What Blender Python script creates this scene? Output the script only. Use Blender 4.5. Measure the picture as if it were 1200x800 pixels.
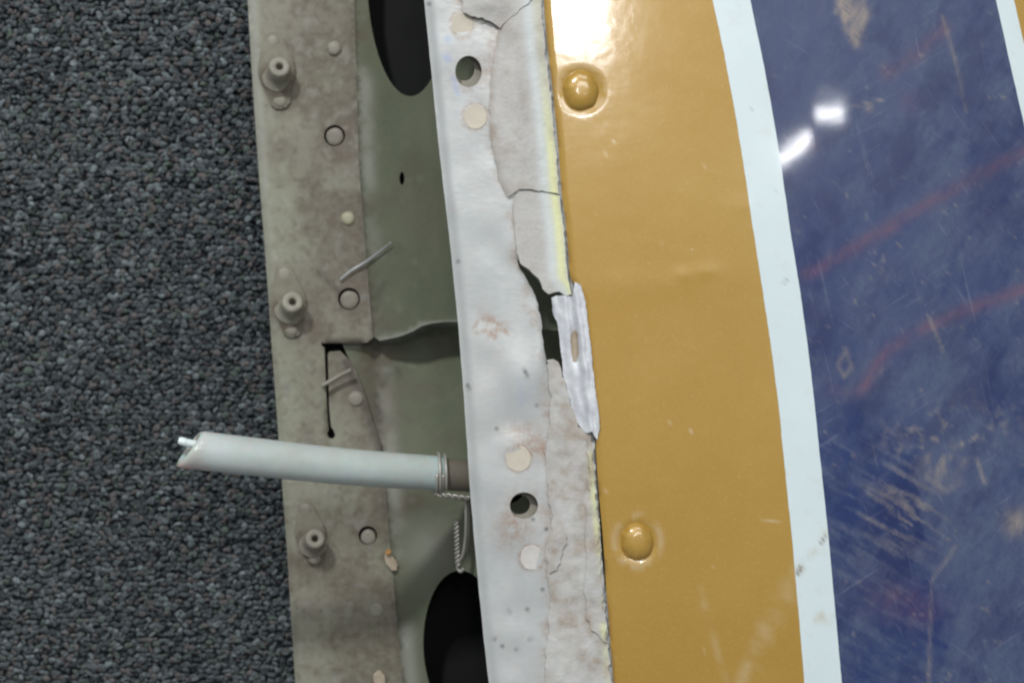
import bpy, math, random
import numpy as np
from mathutils import Vector, Matrix
from mathutils.geometry import delaunay_2d_cdt
random.seed(7); rng = np.random.default_rng(7)
for o in list(bpy.data.objects): bpy.data.objects.remove(o)
SC = bpy.context.scene; COL = SC.collection

# ------------------------------------------------------------------ camera, light, exposure
H = 500.0                 # camera height over the painted skin, mm
K = 0.2                   # mm per photo pixel on the skin
cam = bpy.data.cameras.new('camera'); co = bpy.data.objects.new('camera', cam); COL.objects.link(co)
co.location = (0, 0, H/1000); cam.sensor_width = 36; cam.lens = 36*H/(1200*K)
cam.clip_start = 0.01; cam.clip_end = 50
cam.dof.use_dof = True; cam.dof.focus_distance = 0.508; cam.dof.aperture_fstop = 20
SC.camera = co
SC.render.engine = 'CYCLES'
SC.render.resolution_x = 1024; SC.render.resolution_y = 682
SC.view_settings.view_transform = 'Standard'; SC.view_settings.look = 'None'
SC.view_settings.gamma = 1; SC.view_settings.exposure = -0.1
SC.cycles.filter_width = 2.3
w = bpy.data.worlds.new('World'); SC.world = w; w.use_nodes = True
wb = w.node_tree.nodes['Background']; wb.inputs[0].default_value = (0.88, 0.94, 1.0, 1); wb.inputs[1].default_value = 0.29

def skin_z(X):
    X = np.asarray(X, float)
    z = -0.00002*np.clip(X-700, 0, None)**2
    z = z - 0.00016*np.clip(X-1230, 0, None)**2
    return z
def P(X, Y, z):           # photo pixel + height (mm) -> world metres
    f = (H-z)/H
    return np.stack([(X-600)*K*f, (400-Y)*K*f, z+0*X], -1)/1000
def lamp(name, loc, target, power, sx, sy, color=(1, 1, 1), rot=0, shape='RECTANGLE'):
    l = bpy.data.lights.new(name, 'AREA'); l.shape = shape; l.size = sx; l.size_y = sy
    l.energy = power; l.color = color
    o = bpy.data.objects.new(name, l); COL.objects.link(o); o.location = loc
    z = (Vector(loc)-Vector(target)).normalized(); x = (Vector((1, 0, 0))-z*z.x).normalized(); y = z.cross(x)
    o.rotation_euler = (Matrix((x, y, z)).transposed() @ Matrix.Rotation(rot, 3, 'Z')).to_euler()
    return o
def mirror_pos(X, Y, h):  # where a lamp h metres up must hang for its reflection to fall on photo point (X, Y)
    z0 = float(skin_z(X)); p = P(np.array(float(X)), np.array(float(Y)), z0)
    a = P(np.array(X-2.), np.array(float(Y)), float(skin_z(X-2))); b = P(np.array(X+2.), np.array(float(Y)), float(skin_z(X+2)))
    t = Vector(b-a).normalized(); n = Vector((-t.z, 0, t.x)).normalized()
    v = (Vector(p)-co.location).normalized(); r = v - 2*v.dot(n)*n
    p = Vector(p); return p + r*((h-p.z)/r.z)
lamp('key_lamp', (-0.38, 0.82, 1.02), (0, 0, -0.03), 11.8, 0.10, 0.10, (0.96, 0.98, 1.0))
lamp('ceiling_lamp', (0.5, 2.3, 1.9), (0, 0, 0), 17, 1.2, 0.6, (0.93, 0.97, 1.0))
pA = mirror_pos(670, 4, 1.5); lamp('ceiling_spot', pA, (0.016, 0.07, 0), 1.6, 0.05, 0.075, (1, 1, 1))
pD = mirror_pos(860, -330, 1.9); lamp('ceiling_panel', pD, (0.03, 0.05, 0), 8, 0.75, 0.36, (0.97, 0.99, 1))
pB = mirror_pos(930, 174, 1.6); lamp('ceiling_spot', pB, (0.07, 0.05, 0), 0.13, 0.070, 0.007, (1, 1, 1), rot=math.radians(27))
pC = mirror_pos(974, 128, 1.6); lamp('ceiling_spot', pC, (0.07, 0.05, 0), 0.075, 0.046, 0.006, (1, 1, 1), rot=math.radians(4))

# ------------------------------------------------------------------ numpy noise and masks (photo pixel space)
def _h(ix, iy, s):
    n = (ix.astype(np.int64)*374761393 + iy.astype(np.int64)*668265263 + s*974634777) & 0xffffffff
    n = ((n ^ (n >> 13))*1274126177) & 0xffffffff
    return ((n ^ (n >> 16)) & 0xffff)/65535.0
def vn(x, y, s=0):
    x = np.asarray(x, float); y = np.asarray(y, float)
    ix = np.floor(x); iy = np.floor(y); fx = x-ix; fy = y-iy
    fx = fx*fx*(3-2*fx); fy = fy*fy*(3-2*fy)
    return (_h(ix, iy, s)*(1-fx)+_h(ix+1, iy, s)*fx)*(1-fy)+(_h(ix, iy+1, s)*(1-fx)+_h(ix+1, iy+1, s)*fx)*fy
def fbm(x, y, sc, s=0, o=4):
    r = 0; a = 0.5; t = 0
    for k in range(o):
        r = r+a*vn(x/sc, y/sc, s+k*17); t += a; a *= .55; sc /= 2.1
    return r/t
def blob(X, Y, cx, cy, rx, ry, ang=0, soft=1.0):
    a = math.radians(ang); dx = X-cx; dy = Y-cy
    u = (dx*math.cos(a)+dy*math.sin(a))/rx; v = (-dx*math.sin(a)+dy*math.cos(a))/ry
    return np.exp(-(u*u+v*v)**soft)
def streak(X, Y, pts, wd):
    m = np.zeros_like(X)+1e9
    for (x0, y0), (x1, y1) in zip(pts[:-1], pts[1:]):
        dx, dy = x1-x0, y1-y0; t = np.clip(((X-x0)*dx+(Y-y0)*dy)/(dx*dx+dy*dy), 0, 1)
        m = np.minimum(m, np.hypot(X-x0-t*dx, Y-y0-t*dy))
    return np.exp(-(m/wd)**2)
def sstep(a, b, x):
    t = np.clip((x-a)/(b-a), 0, 1); return t*t*(3-2*t)
def poly_at(pl, Y):       # x of a near-vertical polyline at Y, extrapolated
    ys = np.array([p[1] for p in pl], float); xs = np.array([p[0] for p in pl], float)
    Y = np.asarray(Y, float); r = np.interp(Y, ys, xs)
    s0 = (xs[1]-xs[0])/(ys[1]-ys[0]); s1 = (xs[-1]-xs[-2])/(ys[-1]-ys[-2])
    return r + np.where(Y < ys[0], (Y-ys[0])*s0, 0) + np.where(Y > ys[-1], (Y-ys[-1])*s1*0.9, 0)

# ------------------------------------------------------------------ object helpers
def empty(name, loc, label, cat, group=None):
    o = bpy.data.objects.new(name, None); COL.objects.link(o); o.location = loc; o.empty_display_size = .02
    o['label'] = label; o['category'] = cat
    if group: o['group'] = group
    return o
def worldloc(o):
    v = Vector(o.location)
    while o.parent: o = o.parent; v = v+Vector(o.location)
    return v
def obj(name, V, F, m, parent=None, smooth=True, cols=None, label=None, kind=None):
    V = np.asarray(V, float); c = V.mean(0) if len(V) else np.zeros(3); c = np.array([c[0], c[1], V[:, 2].min()])
    me = bpy.data.meshes.new(name); me.from_pydata((V-c).tolist(), [], F); me.update()
    if smooth: me.polygons.foreach_set('use_smooth', [True]*len(me.polygons))
    if cols is not None:
        a = me.color_attributes.new('stain_shade', 'FLOAT_COLOR', 'POINT'); cc = np.ones((len(V), 4)); cc[:, :3] = cols
        a.data.foreach_set('color', cc.ravel())
    me.materials.append(m)
    o = bpy.data.objects.new(name, me); COL.objects.link(o)
    if parent: o.parent = parent; o.location = Vector(c)-worldloc(parent)
    else: o.location = c
    if label: o['label'] = label
    if kind: o['kind'] = kind
    return o
def inpoly(X, Y, poly):
    r = np.zeros(len(X), bool); n = len(poly)
    for i in range(n):
        x0, y0 = poly[i]; x1, y1 = poly[(i+1) % n]
        if y0 == y1: continue
        r ^= ((y0 > Y) != (y1 > Y)) & (X < (x1-x0)*(Y-y0)/(y1-y0)+x0)
    return r
def resample(poly, sp, closed=True, rough=0, seed=0):
    out = []; n = len(poly)
    for i in range(n if closed else n-1):
        a = poly[i]; b = poly[(i+1) % n]; L = math.hypot(b[0]-a[0], b[1]-a[1]); k = max(1, int(L/sp))
        for j in range(k): out.append([a[0]+(b[0]-a[0])*j/k, a[1]+(b[1]-a[1])*j/k])
    out = np.array(out)
    if rough:
        out[:, 0] += rough*(vn(out[:, 0]/5, out[:, 1]/5, seed)-.5)*2+rough*(vn(out[:, 0]/2, out[:, 1]/2, seed+5)-.5)
        out[:, 1] += rough*(vn(out[:, 0]/5+9, out[:, 1]/5, seed+3)-.5)*2
    return out
def circ(cx, cy, rx, ry=None, n=28):
    ry = ry or rx
    return [(cx+rx*math.cos(2*math.pi*i/n), cy+ry*math.sin(2*math.pi*i/n)) for i in range(n)]
def finish(XY, F, zf, th, cf):
    """top sheet + underside + side walls, from pixel-space triangles"""
    X, Y = XY[:, 0], XY[:, 1]; z = zf(X, Y); n = len(XY)
    # border edges
    ec = {}
    for f in F:
        for i in range(len(f)):
            a, b = f[i], f[(i+1) % len(f)]; ec[(a, b)] = 1
    bd = [(a, b) for (a, b) in ec if (b, a) not in ec]
    top = P(X, Y, z); bot = top.copy(); bot[:, 2] -= th/1000
    V = [top, bot]; FF = list(F)+[tuple(i+n for i in reversed(f)) for f in F]
    ring = sorted({i for e in bd for i in e}); ix = {v: k for k, v in enumerate(ring)}; m = len(ring)
    V += [top[ring], bot[ring]]
    for a, b in bd: FF.append((2*n+ix[b], 2*n+ix[a], 2*n+m+ix[a], 2*n+m+ix[b]))
    V = np.concatenate(V)
    C = None
    if cf is not None:
        c = cf(X, Y); C = np.concatenate([c, c, c[ring], c[ring]])
    return V, FF, C
def sheet(name, outline, holes, sp, zf, th, m, parent=None, cf=None, rough=0, seed=0, extra=None, bsp=None, **kw):
    """a sheet with real thickness cut to an outline with openings"""
    bsp = bsp or sp
    loops = [resample(outline, bsp, rough=rough, seed=seed)]+[resample(h, 4) if not isinstance(h, np.ndarray) else h for h in holes]
    pts = np.concatenate(loops); edges = []; s = 0
    for l in loops:
        n = len(l); edges += [(s+i, s+(i+1) % n) for i in range(n)]; s += n
    x0, y0 = loops[0].min(0); x1, y1 = loops[0].max(0)
    gx, gy = np.meshgrid(np.arange(x0, x1, sp), np.arange(y0, y1, sp*.87)); gx = gx+(np.arange(gx.shape[0]) % 2)[:, None]*sp/2
    G = np.stack([gx.ravel(), gy.ravel()], -1)
    if extra is not None: G = np.concatenate([G, extra])
    ok = inpoly(G[:, 0], G[:, 1], loops[0])
    for h in loops[1:]: ok &= ~inpoly(G[:, 0], G[:, 1], h)
    G = G[ok]
    d = np.full(len(G), 1e9)
    for p in pts: d = np.minimum(d, (G[:, 0]-p[0])**2+(G[:, 1]-p[1])**2)
    G = G[d > (min(sp, bsp)*.45)**2]
    A = np.concatenate([pts, G])
    vo, eo, fo, *_ = delaunay_2d_cdt([Vector(p) for p in A.tolist()], edges, [], 0, 1e-4)
    XY = np.array([(v.x, v.y) for v in vo]); F = np.array([tuple(f) for f in fo])
    c = XY[F].mean(1); ok = inpoly(c[:, 0], c[:, 1], loops[0])
    for h in loops[1:]: ok &= ~inpoly(c[:, 0], c[:, 1], h)
    F = F[ok]
    a, b, cc = XY[F[:, 0]], XY[F[:, 1]], XY[F[:, 2]]   # pixel Y points down: make the normal face up in the world
    ar = (b[:, 0]-a[:, 0])*(cc[:, 1]-a[:, 1])-(b[:, 1]-a[:, 1])*(cc[:, 0]-a[:, 0])
    F[ar > 0] = F[ar > 0][:, ::-1]
    V, FF, C = finish(XY, [tuple(int(i) for i in f) for f in F], zf, th, cf)
    return obj(name, V, FF, m, parent, cols=C, **kw)
def ruled(name, xl, xr, Ys, us, zf, th, m, parent=None, cf=None, **kw):
    """a sheet ruled between two long edges"""
    Ys = np.asarray(Ys, float); us = np.asarray(us, float)
    A = xl(Ys)[:, None]; B = xr(Ys)[:, None]; X = A+(B-A)*us[None, :]; Y = np.repeat(Ys[:, None], len(us), 1)
    nv, nu = X.shape; F = []
    for i in range(nv-1):
        for j in range(nu-1):
            a = i*nu+j; F.append((a, a+nu, a+nu+1, a+1))
    V, FF, C = finish(np.stack([X.ravel(), Y.ravel()], -1), F, zf, th, cf)
    return obj(name, V, FF, m, parent, cols=C, **kw)
def lathe(name, X, Y, z, prof, m, parent=None, n=28, sx=1, sy=1, rot=0, tilt=(0, 0), wob=0, **kw):
    """a turned piece standing on its place; profile in mm (r, h)"""
    o = P(np.array(float(X)), np.array(float(Y)), float(z))
    V = []; F = []; cr, sr = math.cos(rot), math.sin(rot)
    M = Matrix.Rotation(tilt[0], 3, 'X') @ Matrix.Rotation(tilt[1], 3, 'Y')
    for k, (r, h) in enumerate(prof):
        for i in range(n):
            a = 2*math.pi*i/n; rr = r*(1+wob*(float(vn(i*.5, k*.4, int(X)))-.5))
            x = rr*sx*math.cos(a); y = rr*sy*math.sin(a)
            v = M @ Vector((x*cr-y*sr, x*sr+y*cr, h)); V.append((o[0]+v.x/1000, o[1]+v.y/1000, o[2]+v.z/1000))
    for k in range(len(prof)-1):
        for i in range(n):
            j = (i+1) % n; F.append((k*n+i, k*n+j, (k+1)*n+j, (k+1)*n+i))
    if prof[-1][0] > 0: F.append(tuple(range((len(prof)-1)*n, len(prof)*n)))
    return obj(name, V, F, m, parent, **kw)
def sweep(name, pts, r, m, parent=None, n=10, cap=True, rads=None, **kw):
    """a round wire through world points in metres"""
    pts = [Vector(p) for p in pts]; V = []; F = []; up = Vector((0.13, 0.21, 1)).normalized(); prev = None
    for i, p in enumerate(pts):
        t = (pts[min(i+1, len(pts)-1)]-pts[max(i-1, 0)]).normalized()
        a = (prev - t*prev.dot(t)).normalized() if prev is not None else t.cross(up).normalized()
        prev = a; b = t.cross(a)
        rr = rads[i] if rads is not None else r
        for k in range(n):
            q = 2*math.pi*k/n; V.append(tuple(p+(a*math.cos(q)+b*math.sin(q))*rr))
    for i in range(len(pts)-1):
        for k in range(n):
            j = (k+1) % n; F.append((i*n+k, i*n+j, (i+1)*n+j, (i+1)*n+k))
    if cap: F += [tuple(reversed(range(n))), tuple(range((len(pts)-1)*n, len(pts)*n))]
    return obj(name, V, F, m, parent, **kw)
def pw(X, Y, z): return Vector(P(np.array(float(X)), np.array(float(Y)), float(z)))
def catmull(pts, k=10):
    pts = [Vector(p) for p in pts]; q = [pts[0]*2-pts[1]]+pts+[pts[-1]*2-pts[-2]]; out = []
    for i in range(1, len(q)-2):
        for j in range(k):
            t = j/k; a, b, c, d = q[i-1:i+3]
            out.append(.5*((2*b)+(c-a)*t+(2*a-5*b+4*c-d)*t*t+(3*b-a-3*c+d)*t**3))
    out.append(pts[-1]); return out

# ------------------------------------------------------------------ materials
def lin(r, g, b):
    f = lambda c: (c/255/12.92) if c/255 <= .04045 else ((c/255+.055)/1.055)**2.4
    return (f(r), f(g), f(b), 1)
class NT:
    def __init__(s, name):
        s.m = bpy.data.materials.new(name); s.m.use_nodes = True; s.t = s.m.node_tree
        s.b = s.t.nodes['Principled BSDF']; s.tc = s.t.nodes.new('ShaderNodeNewGeometry').outputs['Position']
    def n(s, typ, **k):
        x = s.t.nodes.new(typ)
        for a, v in k.items(): setattr(x, a, v)
        return x
    def l(s, a, b): s.t.links.new(a, b)
    def noise(s, sc, det=4, rough=.6, stretch=None, w=0):
        mp = s.n('ShaderNodeMapping'); s.l(s.tc, mp.inputs[0]); mp.inputs[1].default_value = (w*.013, w*.007, 0)
        if stretch:
            if len(stretch) > 3:
                m0 = s.n('ShaderNodeMapping'); s.l(s.tc, m0.inputs[0]); m0.inputs[2].default_value = (0, 0, stretch[3]); s.l(m0.outputs[0], mp.inputs[0])
            mp.inputs[3].default_value = stretch[:3]
        x = s.n('ShaderNodeTexNoise'); x.inputs['Scale'].default_value = sc; x.inputs['Detail'].default_value = det; x.inputs['Roughness'].default_value = rough
        s.l(mp.outputs[0], x.inputs['Vector']); return x.outputs[0]
    def ramp(s, v, a, b, lo=0., hi=1.):
        x = s.n('ShaderNodeMapRange'); s.l(v, x.inputs[0])
        for i, q in enumerate((a, b, lo, hi)): x.inputs[i+1].default_value = q
        return x.outputs[0]
    def mix(s, f, a, b, mode='MIX'):
        x = s.n('ShaderNodeMix', data_type='RGBA', blend_type=mode)
        for v, i in ((f, 0), (a, 6), (b, 7)):
            if isinstance(v, (int, float, tuple)): x.inputs[i].default_value = v
            else: s.l(v, x.inputs[i])
        return x.outputs[2]
    def math(s, op, a, b=0.):
        x = s.n('ShaderNodeMath', operation=op)
        for i, v in enumerate((a, b)):
            if isinstance(v, (int, float)): x.inputs[i].default_value = v
            else: s.l(v, x.inputs[i])
        return x.outputs[0]
    def attr(s):
        a = s.n('ShaderNodeAttribute'); a.attribute_name = 'stain_shade'; sp = s.n('ShaderNodeSeparateColor'); s.l(a.outputs['Color'], sp.inputs[0]); return sp.outputs
    def bump(s, h, dist, st=1.0):
        x = s.n('ShaderNodeBump'); x.inputs['Strength'].default_value = st; x.inputs['Distance'].default_value = dist
        s.l(h, x.inputs['Height']); return x
    def set(s, **k):
        for a, v in k.items():
            i = s.b.inputs[a.replace('_', ' ')]
            if isinstance(v, (int, float, tuple)): i.default_value = v
            else: s.l(v, i)

def mat_primer(name, c1, c2, dirt, rough=.62, stain_shade=True):
    q = NT(name); a = q.noise(38, 5, .6); col = q.mix(q.ramp(a, .35, .65), c1, c2)
    fine = q.noise(700, 3, .6, w=5); col = q.mix(q.ramp(fine, .3, .75, 0, .22), col, dirt)
    sm = q.noise(170, 5, .7, w=3); col = q.mix(q.ramp(sm, .52, .72, 0, .45), col, dirt)
    if stain_shade:
        r = q.attr()
        br = q.noise(420, 4, .7, w=2)
        col = q.mix(q.math('MULTIPLY', r[0], q.ramp(br, .25, .6, .45, 1)), col, lin(98, 88, 75))
        col = q.mix(r[1], col, lin(176, 176, 166)); col = q.mix(q.math('MULTIPLY', r[2], .8), col, lin(52, 47, 42))
    q.set(Base_Color=col, Roughness=rough, Specular_IOR_Level=.35)
    b = q.bump(q.math('ADD', sm, q.math('MULTIPLY', fine, .5)), .00025, .45); q.l(b.outputs[0], q.b.inputs['Normal'])
    return q.m
M_FL = mat_primer('dusty_primer', lin(146, 149, 129), lin(139, 134, 121), lin(112, 101, 88))
M_WEB = mat_primer('green_primer', lin(110, 115, 95), lin(97, 104, 84), lin(120, 116, 100))
M_NUT = mat_primer('primed_steel', lin(152, 149, 134), lin(136, 130, 118), lin(100, 90, 80), .5, stain_shade=False)
M_IN = mat_primer('inner_shade', lin(14, 15, 12), lin(10, 11, 9), lin(12, 11, 10), .8, stain_shade=False)  # near-black: the shade of the unlit wing interior is put into this colour

def mat_alu():
    q = NT('worn_bare_aluminium')
    a = q.noise(26, 5, .6); col = q.mix(q.ramp(a, .35, .65), lin(182, 184, 181), lin(191, 191, 187))
    br = q.noise(1500, 3, .6, (.3, 1, 1, .1)); col = q.mix(q.ramp(br, .35, .7, 0, .22), col, lin(140, 147, 154)); cl_ = q.noise(110, 5, .7, w=8); col = q.mix(q.ramp(cl_, .42, .62, 0, .25), col, lin(206, 208, 205))
    sp = q.noise(330, 5, .75, w=4); col = q.mix(q.ramp(sp, .56, .70, 0, .35), col, lin(190, 178, 170))
    r = q.attr(); n2 = q.noise(600, 4, .75, w=1)
    col = q.mix(q.math('MULTIPLY', r[0], q.ramp(n2, .35, .58, .1, 1)), col, lin(156, 128, 108))
    col = q.mix(r[1], col, lin(150, 168, 205)); col = q.mix(r[2], col, lin(70, 64, 60))
    q.set(Base_Color=col, Metallic=.25, Roughness=q.ramp(br, .3, .7, .40, .54))
    b = q.bump(q.math('ADD', q.math('MULTIPLY', br, .4), sp), .00008, .2); q.l(b.outputs[0], q.b.inputs['Normal'])
    return q.m
M_ALU = mat_alu()
def mat_seal():
    q = NT('sealant_and_primer')
    a = q.noise(90, 6, .7, (1, .4, 1)); col = q.mix(q.ramp(a, .35, .65), lin(180, 177, 173), lin(190, 187, 181))
    n2 = q.noise(260, 5, .75, w=7); col = q.mix(q.ramp(n2, .50, .72, 0, .35), col, lin(162, 154, 143))
    n3 = q.noise(900, 3, .7, w=2); col = q.mix(q.ramp(n3, .55, .75, 0, .2), col, lin(140, 128, 118))
    r = q.attr()
    col = q.mix(r[1], col, lin(226, 226, 160)); col = q.mix(q.math('MULTIPLY', r[0], q.ramp(n2, .3, .6, .4, 1)), col, lin(156, 142, 126))
    col = q.mix(r[2], col, lin(206, 212, 210))
    q.set(Base_Color=col, Roughness=.55, Specular_IOR_Level=.4)
    b = q.bump(q.math('ADD', n2, q.math('MULTIPLY', n3, .5)), .0005, .5); q.l(b.outputs[0], q.b.inputs['Normal'])
    return q.m
M_SEAL = mat_seal()
def mat_gold():
    q = NT('gold_metallic_paint')
    a = q.noise(22, 4, .6); col = q.mix(q.ramp(a, .3, .7), lin(170, 130, 40), lin(178, 140, 56))
    v = q.n('ShaderNodeTexVoronoi'); v.inputs['Scale'].default_value = 3600; q.l(q.tc, v.inputs['Vector'])
    sp = q.n('ShaderNodeSeparateColor'); q.l(v.outputs['Color'], sp.inputs[0])
    col = q.mix(q.ramp(sp.outputs[0], .85, 1, 0, .14), col, lin(228, 192, 122)); col = q.mix(q.ramp(sp.outputs[1], .8, 1, 0, .15), col, lin(160, 112, 42))
    s = q.noise(420, 4, .8, w=6); col = q.mix(q.ramp(s, .68, .76, 0, .5), col, lin(226, 206, 166))
    r = q.attr(); col = q.mix(r[0], col, lin(206, 184, 146)); col = q.mix(r[1], col, lin(110, 76, 36)); col = q.mix(r[2], col, lin(244, 236, 214))
    q.set(Base_Color=col, Metallic=.12, Roughness=.40, Specular_IOR_Level=.6, Coat_Weight=1., Coat_Roughness=q.ramp(a, .3, .7, .09, .15), Coat_IOR=1.5)
    o1 = q.noise(160, 2, .5, w=9); b = q.bump(q.math('ADD', o1, q.math('MULTIPLY', s, .25)), .00022, .16); q.l(b.outputs[0], q.b.inputs['Normal']); q.l(b.outputs[0], q.b.inputs['Coat Normal'])
    return q.m
M_GOLD = mat_gold()
def mat_white():
    q = NT('white_stripe_paint'); a = q.noise(40, 4, .6); col = q.mix(q.ramp(a, .3, .7), lin(210, 222, 223), lin(216, 228, 228))
    r = q.attr(); n2 = q.noise(500, 4, .75); col = q.mix(q.math('MULTIPLY', r[0], q.ramp(n2, .35, .6, .15, 1)), col, lin(186, 166, 130)); col = q.mix(r[1], col, lin(110, 96, 82))
    q.set(Base_Color=col, Roughness=.3, Coat_Weight=.5, Coat_Roughness=.1); o1 = q.noise(160, 2, .5, w=9)
    b = q.bump(o1, .0002, .12); q.l(b.outputs[0], q.b.inputs['Normal']); return q.m
M_WHITE = mat_white()
def mat_blue():
    q = NT('scuffed_blue_paint'); a = q.noise(30, 5, .65, w=2); col = q.mix(q.ramp(a, .3, .7), lin(16, 37, 88), lin(26, 48, 100))
    r = q.attr(); n1 = q.noise(240, 6, .75, (1, .45, 1, .5), w=4); n2 = q.noise(1300, 4, .75, (1, .4, 1, -.4))
    d = q.math('MULTIPLY', r[0], q.ramp(n1, .25, .7, .35, 1)); d = q.math('MULTIPLY', d, q.ramp(n2, .3, .65, .65, 1))
    col = q.mix(q.ramp(n1, .4, .75, 0, .07), col, lin(110, 116, 134))
    col = q.mix(q.math('MULTIPLY', d, .7), col, lin(94, 106, 126))
    col = q.mix(q.math('MULTIPLY', r[1], q.ramp(n1, .35, .62, .25, .95)), col, lin(116, 70, 88))
    col = q.mix(q.math('MULTIPLY', r[2], q.ramp(n1, .34, .58, .2, .8)), col, lin(168, 152, 132))
    for k_, (sx_, an, th_, am) in enumerate(((.03, -.55, .66, .16), (.05, .6, .67, .12), (.03, 1.35, .67, .15), (.10, 1.0, .67, .16))):
        f_ = q.noise(900, 2, .5, (sx_, 1, 1, an), w=20+k_); pt = q.noise(60, 3, .6, w=30+k_)
        col = q.mix(q.math('MULTIPLY', q.ramp(f_, th_, th_+.04, 0, am), q.ramp(pt, .42, .6)), col, lin(142, 146, 160))
    col = q.mix(q.ramp(q.noise(75, 4, .65, (1, .6, 1, .5), w=41), .5, .62, 0, .5), col, lin(12, 28, 78))
    q.set(Base_Color=col, Roughness=q.math('ADD', q.math('MULTIPLY', d, .4), .3), Coat_Weight=.85, Coat_Roughness=.042, Specular_IOR_Level=.5)
    b = q.bump(q.math('ADD', n1, q.math('MULTIPLY', r[2], 1.0)), .0003, .14); q.l(b.outputs[0], q.b.inputs['Normal'])
    o1 = q.noise(90, 2, .5, w=9); b2 = q.bump(o1, .0002, .05); q.l(b2.outputs[0], q.b.inputs['Coat Normal']); return q.m
M_BLUE = mat_blue()
def mat_plain(name, c, rough, metal=0, nz=.2, c2=None, sc=300, bd=.0001, **k):
    q = NT(name); a = q.noise(sc, 4, .65); col = q.mix(q.ramp(a, .3, .7, 0, 1 if c2 else nz), c, c2 or tuple(x*.6 for x in c[:3])+(1,))
    q.set(Base_Color=col, Roughness=rough, Metallic=metal, **k); b = q.bump(a, bd, .4); q.l(b.outputs[0], q.b.inputs['Normal']); return q.m
M_SILV = mat_plain('torn_shiny_aluminium', lin(220, 222, 222), .48, .2, c2=lin(188, 188, 194), sc=220, bd=.0004)
M_FILL = mat_plain('cream_rivet_filler', lin(202, 193, 174), .6, 0, c2=lin(190, 182, 166), sc=260)
M_FILL2 = mat_plain('grey_rivet_filler', lin(206, 202, 196), .6, 0, c2=lin(190, 184, 178), sc=260)
M_CREAM = mat_plain('cream_rivet', lin(172, 170, 144), .5, 0, c2=lin(148, 144, 122), sc=400)
M_TUBE = mat_plain('milky_nylon', lin(202, 206, 203), .3, 0, c2=lin(184, 187, 180), sc=90, Subsurface_Weight=.7, Subsurface_Scale=.006, Coat_Weight=.3)
M_TUBE2 = mat_plain('dull_inner_sleeve', lin(128, 120, 106), .5, 0, c2=lin(112, 106, 94), sc=120)
M_WIREIN = mat_plain('white_insulation', lin(232, 244, 240), .35)
M_COPPER = mat_plain('dark_cut_end', lin(50, 54, 56), .4, .5)
M_WIRE = mat_plain('dull_steel_wire', lin(186, 182, 172), .4, .35)
M_SLIV = mat_plain('bright_metal_sliver', lin(196, 198, 198), .35, .4)
M_CLAY = mat_plain('tan_chip', lin(178, 164, 142), .7, c2=lin(150, 136, 116))
M_ORANGE = mat_plain('orange_chip', lin(176, 128, 70), .7)

# ------------------------------------------------------------------ carpet (floor)
CZ = -92.0
def mat_carpet(name, attr):
    q = NT(name); a = q.noise(30, 4, .6); col = q.mix(q.ramp(a, .3, .7), lin(76, 84, 88), lin(96, 104, 106))
    if attr:
        r = q.attr(); x = q.n('ShaderNodeCombineColor'); q.l(r[0], x.inputs[0]); q.l(r[1], x.inputs[1]); q.l(r[2], x.inputs[2]); col = q.mix(.92, col, x.outputs[0])
        col = q.mix(q.ramp(a, .3, .75, 0, .3), col, lin(110, 116, 118))
    f = q.noise(1500, 4, .7, (1, .35, 1, .6)); col = q.mix(q.ramp(f, .35, .7, 0, .4), col, lin(34, 37, 39))
    q.set(Base_Color=col, Roughness=.95, Specular_IOR_Level=.1); b = q.bump(f, .0006, .8); q.l(b.outputs[0], q.b.inputs['Normal']); return q.m
M_CARP = mat_carpet('carpet_backing', False); M_PILE = mat_carpet('carpet_pile', True)
g = np.linspace(-1.6, 1.6, 33); gx, gy = np.meshgrid(g, g)
V = np.stack([gx.ravel(), gy.ravel(), np.full(gx.size, (CZ-2.2)/1000)], -1)
F = [(i*33+j, i*33+j+1, (i+1)*33+j+1, (i+1)*33+j) for i in range(32) for j in range(32)]
fl = obj('carpet', V, F, M_CARP, kind='structure')
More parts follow.
